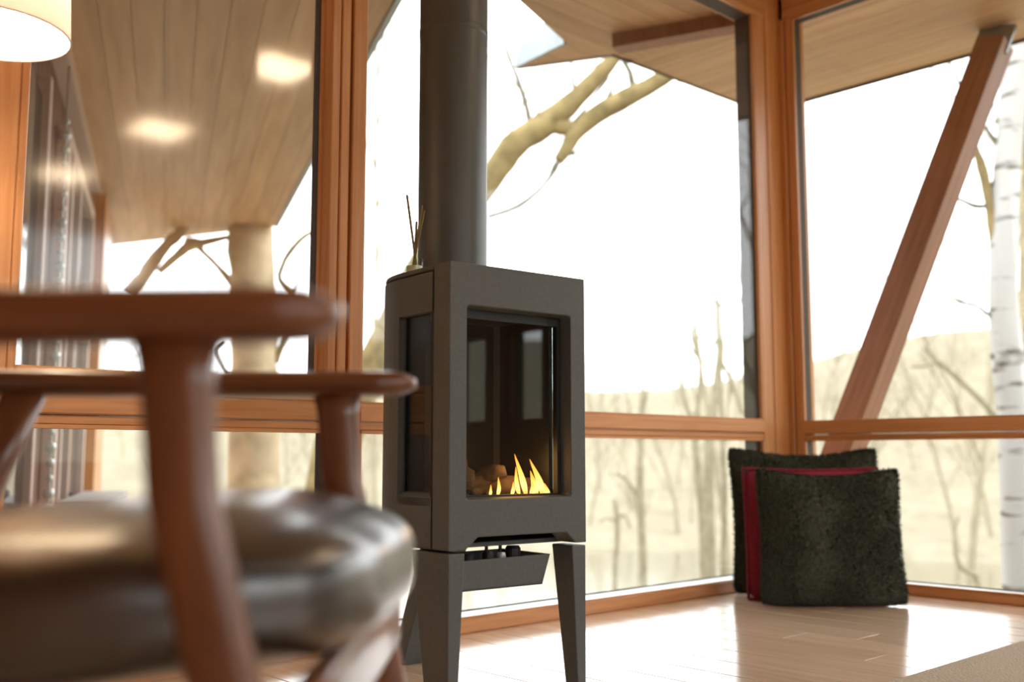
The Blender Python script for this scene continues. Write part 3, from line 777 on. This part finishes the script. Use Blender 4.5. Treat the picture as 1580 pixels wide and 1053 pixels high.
link_mesh('armrest', arm(.725, .001, .0045), 'teak', chair, smooth=True); link_mesh('armrest', arm(1.30, -.008, .001), 'teak', chair, smooth=True)
def cleg(pts, pw=3.2):
    """pts: (x,y,z, half along x, half along y)"""
    bm = bmesh.new(); add_loft(bm, [ring((x, y, z), (a, 0, 0), (0, b, 0), 20, pw) for x, y, z, a, b in pts]); return cm(bm)
for yc, s in ((.725, -1), (1.30, 1)):
    xo = -.012 if s < 0 else 0.004
    link_mesh('front_leg', cleg([(-.095 + xo, yc, 0, .016, .014), (-.138 + xo, yc, .20, .021, .017), (-.184 + xo, yc, .40, .0245, .019), (-.215 + xo, yc, .52, .0245, .018), (-.222 + xo, yc, .60, .025, .017), (-.224 + xo, yc, .640, .032, .018)]), 'teak_v', chair, smooth=True)
    link_mesh('rear_leg', cleg([(-.86, yc - s * .01, 0, .016, .014), (-.76, yc, .25, .022, .017), (-.66, yc, .50, .024, .018), (-.605, yc, .645, .026, .018)]), 'teak_v', chair, smooth=True)
    bm = bmesh.new(); add_loft(bm, [ring((x, yc - s * .028, z), (0, .012, 0), (0, 0, .030), 16, 4) for x, z in ((-.165, .352), (-.45, .335), (-.75, .305))]); link_mesh('side_rail', cm(bm), 'teak', chair, smooth=True)
bm = bmesh.new(); add_loft(bm, [ring((-.150, y, .352), (.015, 0, .004), (0, 0, .036), 20, 4) for y in (.735, .85, 1.01, 1.17, 1.29)]); link_mesh('front_rail', cm(bm), 'teak_v', chair, smooth=True)
bm = bmesh.new(); add_loft(bm, [ring((-.745, y, .31), (.013, 0, .004), (0, 0, .032), 16, 4) for y in (.74, 1.01, 1.29)]); link_mesh('back_rail', cm(bm), 'teak_v', chair, smooth=True)
# seat cushion
def cushion_block(x0, x1, y0, y1, z0, z1, seed, puff=.03, n=(34, 30, 10)):
    bm = bmesh.new(); bmesh.ops.create_cube(bm, size=2.0)
    bmesh.ops.subdivide_edges(bm, edges=bm.edges[:], cuts=23, use_grid_fill=True)
    c = Vector(((x0 + x1) / 2, (y0 + y1) / 2, (z0 + z1) / 2)); hx, hy, hz = (x1 - x0) / 2, (y1 - y0) / 2, (z1 - z0) / 2
    for v in bm.verts:
        u, w, t = v.co
        # rounded box
        k = 3.6; nrm = (abs(u) ** k + abs(w) ** k + abs(t) ** k) ** (1 / k)
        u, w, t = u / nrm, w / nrm, t / nrm
        pf = (1 - u * u) * (1 - w * w)
        sx = (1 - t * t) * .012; sy = sx
        p = Vector((u * (hx + sx), w * (hy + sy), t * hz + puff * pf * (1 if t > 0 else .2) * abs(t)))
        # creases
        e = max(abs(u), abs(w)) ** 6
        wr = noise.noise(Vector((p.x * 5 + seed, p.y * 6, p.z * 4))) * .008 + abs(noise.noise(Vector((p.x * 15, p.y * 13 + seed, p.z * 10)))) * .009 * (.1 + e) * (1 if u > 0 else .4)
        p += Vector((u * .5, w * .5, t)).normalized() * wr
        v.co = c + p
    return bm
bm = cushion_block(-.745, -.118, .742, 1.284, .374, .508, 4.0, .020)
for v in bm.verts: v.co.z -= .095 * max(0, -.22 - v.co.x)
cu = link_mesh('seat_cushion', cm(bm), 'leather', chair, smooth=True, sub=1)
# welt seams of the cushion
for zz_ in (.470,):
    pts = []
    for k in range(65):
        t = 2 * math.pi * k / 64
        ct, stt = math.cos(t), math.sin(t)
        pts.append((Vector((-.4315 + .306 * math.copysign(abs(ct) ** .28, ct), 1.013 + .267 * math.copysign(abs(stt) ** .28, stt), zz_ - .095 * max(0, -.22 + .4315 - .306 * math.copysign(abs(ct) ** .28, ct)))), .0032))
    bm = bmesh.new(); add_tube(bm, pts, 6, k=1); link_mesh('welt', cm(bm), 'leather', cu, smooth=True)
# back frame and cushion
bm = cushion_block(-.06, .06, -.255, .255, -.27, .27, 8.0, .0)
bm.transform(Matrix.Translation((-.80, 1.013, .70)) @ Matrix.Rotation(-.38, 4, 'Y'))
link_mesh('back_cushion', cm(bm), 'leather', chair, smooth=True)
for yc in (.745, 1.28):
    link_mesh('back_post', cleg([(-.74, yc, .30, .018, .014), (-.86, yc, .62, .018, .014), (-1.0, yc, .98, .014, .012)]), 'teak_v', chair, smooth=True)
bm = bmesh.new(); add_loft(bm, [ring((-.99 - .02 * math.sin((y - .73) / .57 * math.pi), y, .965), (.012, 0, 0), (0, 0, .035), 16, 4) for y in (.735, .85, 1.01, 1.17, 1.29)]); link_mesh('top_rail', cm(bm), 'teak_v', chair, smooth=True)

# ------------------------------------------------------------------ floor lamp
lc = P(-14, 52, 2.0); RSH = .148
lamp = empty('floor_lamp', (lc.x, lc.y, 0)); tag(lamp, 'lit floor lamp with white linen drum shade beside the casement window', 'lamp')
zb = lc.z
bm = bmesh.new(); add_lathe(bm, [(0.001, 0), (.13, 0), (.13, .012), (.12, .020), (.02, .026), (0.001, .026)], 40); link_mesh('base', bm, 'black', lamp, smooth=False)
bm = bmesh.new(); add_lathe(bm, [(.009, .02), (.009, zb + .10), (0.001, zb + .10)], 16); link_mesh('pole', bm, 'black', lamp, smooth=True)
bm = bmesh.new(); add_lathe(bm, [(RSH, zb), (RSH * .93, zb + .26)], 64); sh = link_mesh('lamp_shade', bm, 'lampshade', lamp, smooth=True)
bm = bmesh.new(); add_tube(bm, [(Vector((RSH * math.cos(t / 40 * 2 * math.pi), RSH * math.sin(t / 40 * 2 * math.pi), zb)), .002) for t in range(41)], 6, k=1); link_mesh('shade_rim', bm, 'paleframe', sh, smooth=True)
bm = bmesh.new()
for k in range(3):
    a = k * 2.094; add_tube(bm, [(Vector((0, 0, zb + .10)), .002), (Vector((RSH * .95 * math.cos(a), RSH * .95 * math.sin(a), zb + .20)), .002)], 5, k=1)
link_mesh('shade_spider', bm, 'black', sh)
bm = bmesh.new(); bmesh.ops.create_uvsphere(bm, u_segments=20, v_segments=12, radius=.035, matrix=Matrix.Translation((0, 0, zb + .145)))
M['bulb'] = emit('bulb', (1, .82, .57), 170)
link_mesh('bulb', bm, 'bulb', lamp, smooth=True)

# ------------------------------------------------------------------ row of ceiling lights (mirrored in the casement glass)
M['clight'] = emit('ceiling_light_diffuser', (1.0, .76, .50), 15)
CL = ('square warm ceiling light closest to the window wall, the rightmost glow mirrored in the casement',
      'square warm ceiling light midway in the row, the centre glow mirrored in the casement',
      'square warm ceiling light deepest in the room, the leftmost faint glow mirrored in the casement')
for k, (x, y) in enumerate(((-1.28, -2.11), (-1.28, -3.56), (-1.33, -5.05))):
    r = empty('ceiling_light', (x, y, 2.645)); tag(r, CL[k], 'ceiling light', 'ceiling lights in a row')
    box('housing', (-.17, .17, -.17, .17, -.03, -.001), 'brass', r, .004); box('diffuser', (-.155, .155, -.155, .155, -.045, -.03), 'clight', r, .006)


# ------------------------------------------------------------------ trees close to the house
def tree(name, label, cat, parts, base, group=None):
    r = empty(name, base); tag(r, label, cat, group)
    for nm, mat, pts, n, wob in parts:
        bm = bmesh.new(); add_tube(bm, [(p - Vector(base), rad) for p, rad in pts], n, wob, 3); link_mesh(nm, bm, mat, r, smooth=True)
    return r
def line(depth, *pp):
    """(px,py,radius px[,extra depth])"""
    out = []
    for q in pp:
        d = depth + (q[3] if len(q) > 3 else 0); out.append((P(q[0], q[1], d), q[2] * d / FPX))
    return out
def groot(pt): return Vector((pt.x, pt.y, hgt(pt.x, pt.y) - .05))
# old oak behind the flue with a mossy bough
D = 10.5
rt = groot(P(470, 800, D))
tree('oak_tree', 'leaning old tree with a thick mossy bough rising behind the flue pipe', 'tree', [
    ('trunk', 'bark', [(rt, .30)] + line(D, (520, 690, 34), (556, 600, 30), (585, 545, 27), (630, 450, 25), (690, 355, 23), (752, 283, 21), (790, 228, 22), (845, 190, 20), (890, 150, 16), (930, 110, 13), (952, 80, 12), (985, 20, 10), (1010, -60, 8)), 12, .25),
    ('bough', 'bark', line(D, (862, 250, 8), (872, 232, 12), (892, 200, 14), (935, 168, 15), (985, 142, 15), (1025, 118, 13), (1070, 92, 11), (1130, 40, 9), (1180, -30, 6)), 10, .25),
    ('bough', 'bark', line(D, (850, 192, 14), (872, 197, 13), (893, 200, 12)), 8, .2),
    ('branch', 'bark2', line(D, (818, 205, 6), (814, 172, 5), (800, 125, 4), (784, 85, 3.5), (770, 45, 3), (755, 15, 2.5)), 6, .2),
    ('branch', 'bark2', line(D, (886, 150, 3.5), (884, 120, 3), (880, 90, 2.5), (878, 60, 2)), 6, .2),
    ('branch', 'bark2', line(D, (978, 140, 6), (972, 112, 5), (960, 88, 5), (950, 60, 4)), 6, .2),
    ('branch', 'bark2', line(D, (930, 168, 4), (945, 135, 3.5), (960, 105, 3)), 6, .2),
    ('branch', 'bark2', line(D, (880, 240, 3), (920, 218, 2.5), (952, 212, 2.2), (985, 186, 2), (1060, 182, 1.6), (1110, 190, 1.3)), 5, .2),
    ('branch', 'bark2', line(D, (868, 205, 2.5), (905, 165, 2.2), (940, 120, 2)), 5, .2),
    ('branch', 'bark2', line(D, (860, 252, 6), (840, 285, 4), (800, 318, 5), (752, 335, 4)), 6, .3),
    ('branch', 'bark2', line(D, (1040, 120, 3), (1068, 128, 2), (1075, 122, 1.5)), 5, .2),
], rt)
D = 9.5
rt = groot(P(392, 800, D))
tree('oak_tree', 'thick pale straight tree trunk seen under the soffit through the casement', 'tree', [
    ('trunk', 'bark3', [(rt, .26)] + line(D, (392, 700, 38), (392, 560, 36), (390, 450, 34), (386, 355, 35), (384, 250, 33), (380, 100, 30)), 14, .12),
    ('branch', 'bark3', line(D, (360, 440, 7), (335, 410, 4), (312, 388, 4), (305, 375, 9), (285, 372, 5)), 6, .3),
    ('branch', 'bark3', line(D, (200, 456, 12), (222, 425, 11), (240, 398, 10), (262, 375, 9), (285, 350, 8), (325, 290, 9), (385, 215, 10)), 8, .3),
    ('branch', 'bark3', line(D, (245, 420, 6), (272, 395, 7), (295, 378, 9), (318, 374, 6), (352, 366, 4)), 8, .3),
    ('branch', 'bark', line(D, (425, 560, 6), (436, 530, 6), (445, 500, 5), (462, 480, 4)), 6, .3),
    ('branch', 'bark', line(D, (395, 520, 7), (432, 488, 6), (452, 462, 5), (432, 432, 4), (436, 410, 4), (450, 385, 5), (470, 365, 4), (500, 350, 4)), 6, .3),
    ('branch', 'bark2', line(D, (450, 465, 3), (462, 432, 2.5), (475, 415, 2)), 5, .3),
    ('branch', 'bark2', line(D, (352, 580, 4), (340, 560, 4), (330, 540, 4), (345, 525, 3)), 5, .3),
], rt)
# birch
D = 8.0
rt = groot(P(1575, 800, D))
tree('birch_tree', 'white barked birch tree at the right edge beyond the strut', 'tree', [
    ('trunk', 'birch', [(rt, .16)] + line(D, (1572, 760, 27), (1566, 640, 26), (1556, 560, 24), (1548, 450, 21), (1550, 330, 21), (1558, 200, 20), (1570, 80, 20), (1582, -60, 18)), 14, .10),
    ('branch', 'bark', line(D, (1540, 395, 8), (1532, 360, 7), (1526, 315, 7), (1518, 270, 8), (1508, 238, 7), (1500, 215, 4)), 7, .3),
    ('branch', 'bark2', line(D, (1526, 318, 4), (1505, 318, 4), (1480, 308, 3), (1465, 306, 2)), 6, .3),
    ('branch', 'bark2', line(D, (1526, 290, 3), (1540, 275, 4), (1550, 282, 4)), 6, .3),
    ('branch', 'bark2', line(D, (1535, 493, 3), (1505, 472, 3), (1478, 465, 2.6), (1460, 445, 2.4), (1462, 420, 2), (1475, 390, 2), (1472, 362, 2)), 5, .3),
    ('branch', 'bark2', line(D, (1555, 175, 2), (1530, 192, 2), (1510, 205, 1.6)), 5, .2),
    ('branch', 'bark2', line(D, (1560, 140, 3), (1570, 112, 5), (1580, 95, 6)), 6, .2),
    ('branch', 'bark2', line(D, (1554, 240, 4), (1515, 190, 3.5), (1490, 150, 3), (1475, 118, 3), (1462, 90, 2.5), (1440, 40, 2)), 5, .2),
    ('knot', 'bark2', line(D, (1528, 548, 1), (1534, 550, 6), (1542, 552, 4)), 7, .3),
    ('knot', 'bark2', line(D, (1556, 615, 3), (1566, 625, 12), (1574, 645, 10)), 8, .3),
], rt)
rt = groot(P(1600, 800, 11))
tree('birch_tree', 'second birch trunk peeking in just right of the white birch', 'tree', [
    ('trunk', 'bark', [(rt, .16)] + line(11, (1592, 700, 16), (1585, 560, 15), (1588, 400, 14), (1584, 200, 13), (1590, -50, 10)), 10, .15)], rt)
# thin trees mid distance
def thin(label, D, *lines, mat='thinbark'):
    x0, y0, _ = lines[0][0][:3]
    rt = groot(P(x0, 890, D))
    tree('slender_tree', label, 'tree', [('trunk' if k == 0 else 'branch', mat, ([(rt, lines[0][0][2] * D / FPX)] if k == 0 else []) + line(D, *l), 7, .2) for k, l in enumerate(lines)], rt, 'slender bare trees on the near bank')
thin('slender bare tree with a crooked forked top, left of the corner post', 15,
     ((1096, 890, 9), (1094, 780, 8.5), (1094, 685, 8), (1101, 628, 7.5), (1107, 580, 7), (1111, 542, 7), (1108, 500, 6), (1106, 471, 5), (1098, 462, 3)),
     ((1106, 471, 4), (1122, 468, 3), (1118, 440, 2), (1105, 420, 2), (1088, 392, 2), (1070, 360, 1.8), (1045, 325, 1.8), (1010, 280, 1.4)),
     ((1111, 555, 4), (1122, 575, 4), (1135, 605, 4), (1146, 640, 3)), ((1108, 520, 2.5), (1095, 535, 2), (1080, 520, 2), (1065, 510, 1.6)),
     ((1112, 430, 2), (1130, 448, 2), (1145, 470, 2.5), (1150, 520, 2)), ((1125, 460, 1.4), (1140, 440, 1.4), (1142, 400, 1.2), (1148, 350, 1)))
thin('slender bare tree with a curved stem beside the crooked one', 16,
     ((1087, 890, 7), (1084, 800, 7), (1080, 756, 6.5), (1074, 700, 6), (1073, 650, 5), (1080, 600, 4), (1078, 540, 3), (1074, 500, 2)), ((1074, 660, 4), (1060, 630, 3.5), (1052, 600, 3), (1050, 570, 2)), ((1078, 560, 2), (1066, 520, 1.6), (1060, 490, 1.4)))
thin('slender bare tree rising midway between the stove and the cushions', 17,
     ((992, 890, 6.5), (989, 800, 6), (987, 732, 5.5), (989, 660, 5), (992, 590, 3.5)), ((988, 780, 3), (970, 745, 3), (950, 730, 2.5)), ((990, 640, 2), (1000, 600, 2), (998, 560, 1.5)), ((989, 700, 2), (975, 650, 1.8), (965, 600, 1.5)))
thin('low slender bare sapling nearest to the stove leg', 18,
     ((948, 890, 4), (952, 840, 4), (952, 800, 4), (948, 770, 3)), ((952, 805, 2.5), (935, 800, 2), (925, 806, 2)), ((952, 800, 2.5), (965, 796, 2), (972, 815, 2)))
thin('tall faint sapling with straight thin top above the cushions', 12,
     ((1116, 890, 5), (1118, 760, 4.5), (1112, 600, 3.5), (1107, 420, 2.5), (1106, 280, 2), (1104, 150, 1.6)), ((1107, 300, 1.6), (1115, 240, 1.4), (1112, 210, 1.2)))
thin('slanting thin tree leaning across the hill beyond the strut', 17,
     ((1570, 690, 5), (1535, 640, 5), (1495, 600, 4.5), (1465, 572, 4.5), (1445, 556, 4), (1425, 535, 3)), ((1448, 558, 3), (1425, 565, 3), (1405, 566, 2)))
thin('bent sapling low behind the right pane', 15,
     ((1510, 905, 4), (1494, 884, 4), (1480, 872, 4), (1474, 845, 3.5), (1473, 815, 3), (1480, 798, 2.5)))

# ------------------------------------------------------------------ far bare trees across the pond
def far_tree_mesh(seed, r0=.15):
    random.seed(seed); bm = bmesh.new()
    def grow(p, d, l, r, lv):
        pts = [(p, r)]; q = p
        for k in range(3):
            d = (d + Vector((random.uniform(-.16, .16), random.uniform(-.16, .16), .05))).normalized(); q = q + d * l / 3; pts.append((q, r * (1 - .22 * (k + 1))))
        add_tube(bm, pts, 5 if lv == 0 else 3, 0, 1)
        if lv < 3:
            for k in range(6 if lv == 0 else 4):
                f = random.uniform(.35, 1.0); i = min(2, int(f * 3)); bp = pts[i][0].lerp(pts[i + 1][0], f * 3 - i if f < 1 else 1)
                dd = (d * .7 + Vector((random.uniform(-1, 1), random.uniform(-1, 1), random.uniform(-.1, .7)))).normalized()
                grow(bp, dd, l * random.uniform(.38, .55), r * .45, lv + 1)
    grow(Vector((0, 0, -.2)), Vector((0, 0, 1)), 7.0, r0, 0)
    me = bpy.data.meshes.new('far_tree'); bm.to_mesh(me); bm.free(); me.materials.append(M['farbark']); return me
vari = [far_tree_mesh(s) for s in (2, 5, 8, 13, 21)]
fine = [far_tree_mesh(s, .055) for s in (2, 5, 8)]
random.seed(77); cnt = 0; spots = []
for tries in range(6000):
    if cnt >= 110: break
    az = random.uniform(-31, 29); r = random.choice((random.uniform(60, 80), random.uniform(64, 110), random.uniform(90, 150)))
    a = YAW - math.radians(az); x, y = CAM.x + r * math.cos(a), CAM.y + r * math.sin(a)
    s = random.uniform(.55, 1.1)
    if any(math.hypot(x - a_, y - b_) < 3.3 * (s + c_) for a_, b_, c_ in spots): continue
    spots.append((x, y, s)); o = bpy.data.objects.new('far_tree', random.choice(vari)); COL.objects.link(o)
    o.location = (x, y, hgt(x, y)); o.scale = (s, s, s * random.uniform(.9, 1.25)); o.rotation_euler = (0, 0, random.uniform(0, 6.28))
    tag(o, 'pale bare tree in the woods across the pond', 'tree', 'bare trees in the woods across the pond'); cnt += 1
# shrubs outside the narrow windows of the right wall and behind the house, same kind of bare trees
for k, (x, y, s) in enumerate(((4.5, -5.5, .55), (6.0, -3.5, .6), (5.2, -7.6, .6), (7.5, -5.0, .7))):
    o = bpy.data.objects.new('garden_tree', vari[k % 5]); COL.objects.link(o); o.location = (x, y, hgt(x, y)); o.scale = (s, s, s); o.rotation_euler = (0, 0, k * 1.3)
    tag(o, 'bare garden tree outside the narrow side windows, mirrored in the stove glass', 'tree', 'garden trees outside the narrow windows')
# three taller bare trees on the near slope whose fine twigs cross the sky
for k, (px, dp, s, rz, lb) in enumerate(((590, 19, 1.6, .4, 'tall twiggy bare tree behind the flue pipe and the window mullion'),
                                         (1130, 24, 1.6, 2.1, 'tall twiggy bare tree rising left of the corner post'),
                                         (1455, 20, 1.6, 3.6, 'tall twiggy bare tree between the strut and the birch'))):
    p = P(px, 704, dp); o = bpy.data.objects.new('twiggy_tree', fine[k]); COL.objects.link(o)
    o.location = (p.x, p.y, hgt(p.x, p.y)); o.scale = (s, s, s * 1.15); o.rotation_euler = (0, 0, rz)
    tag(o, lb, 'tree', 'tall twiggy trees on the near slope')
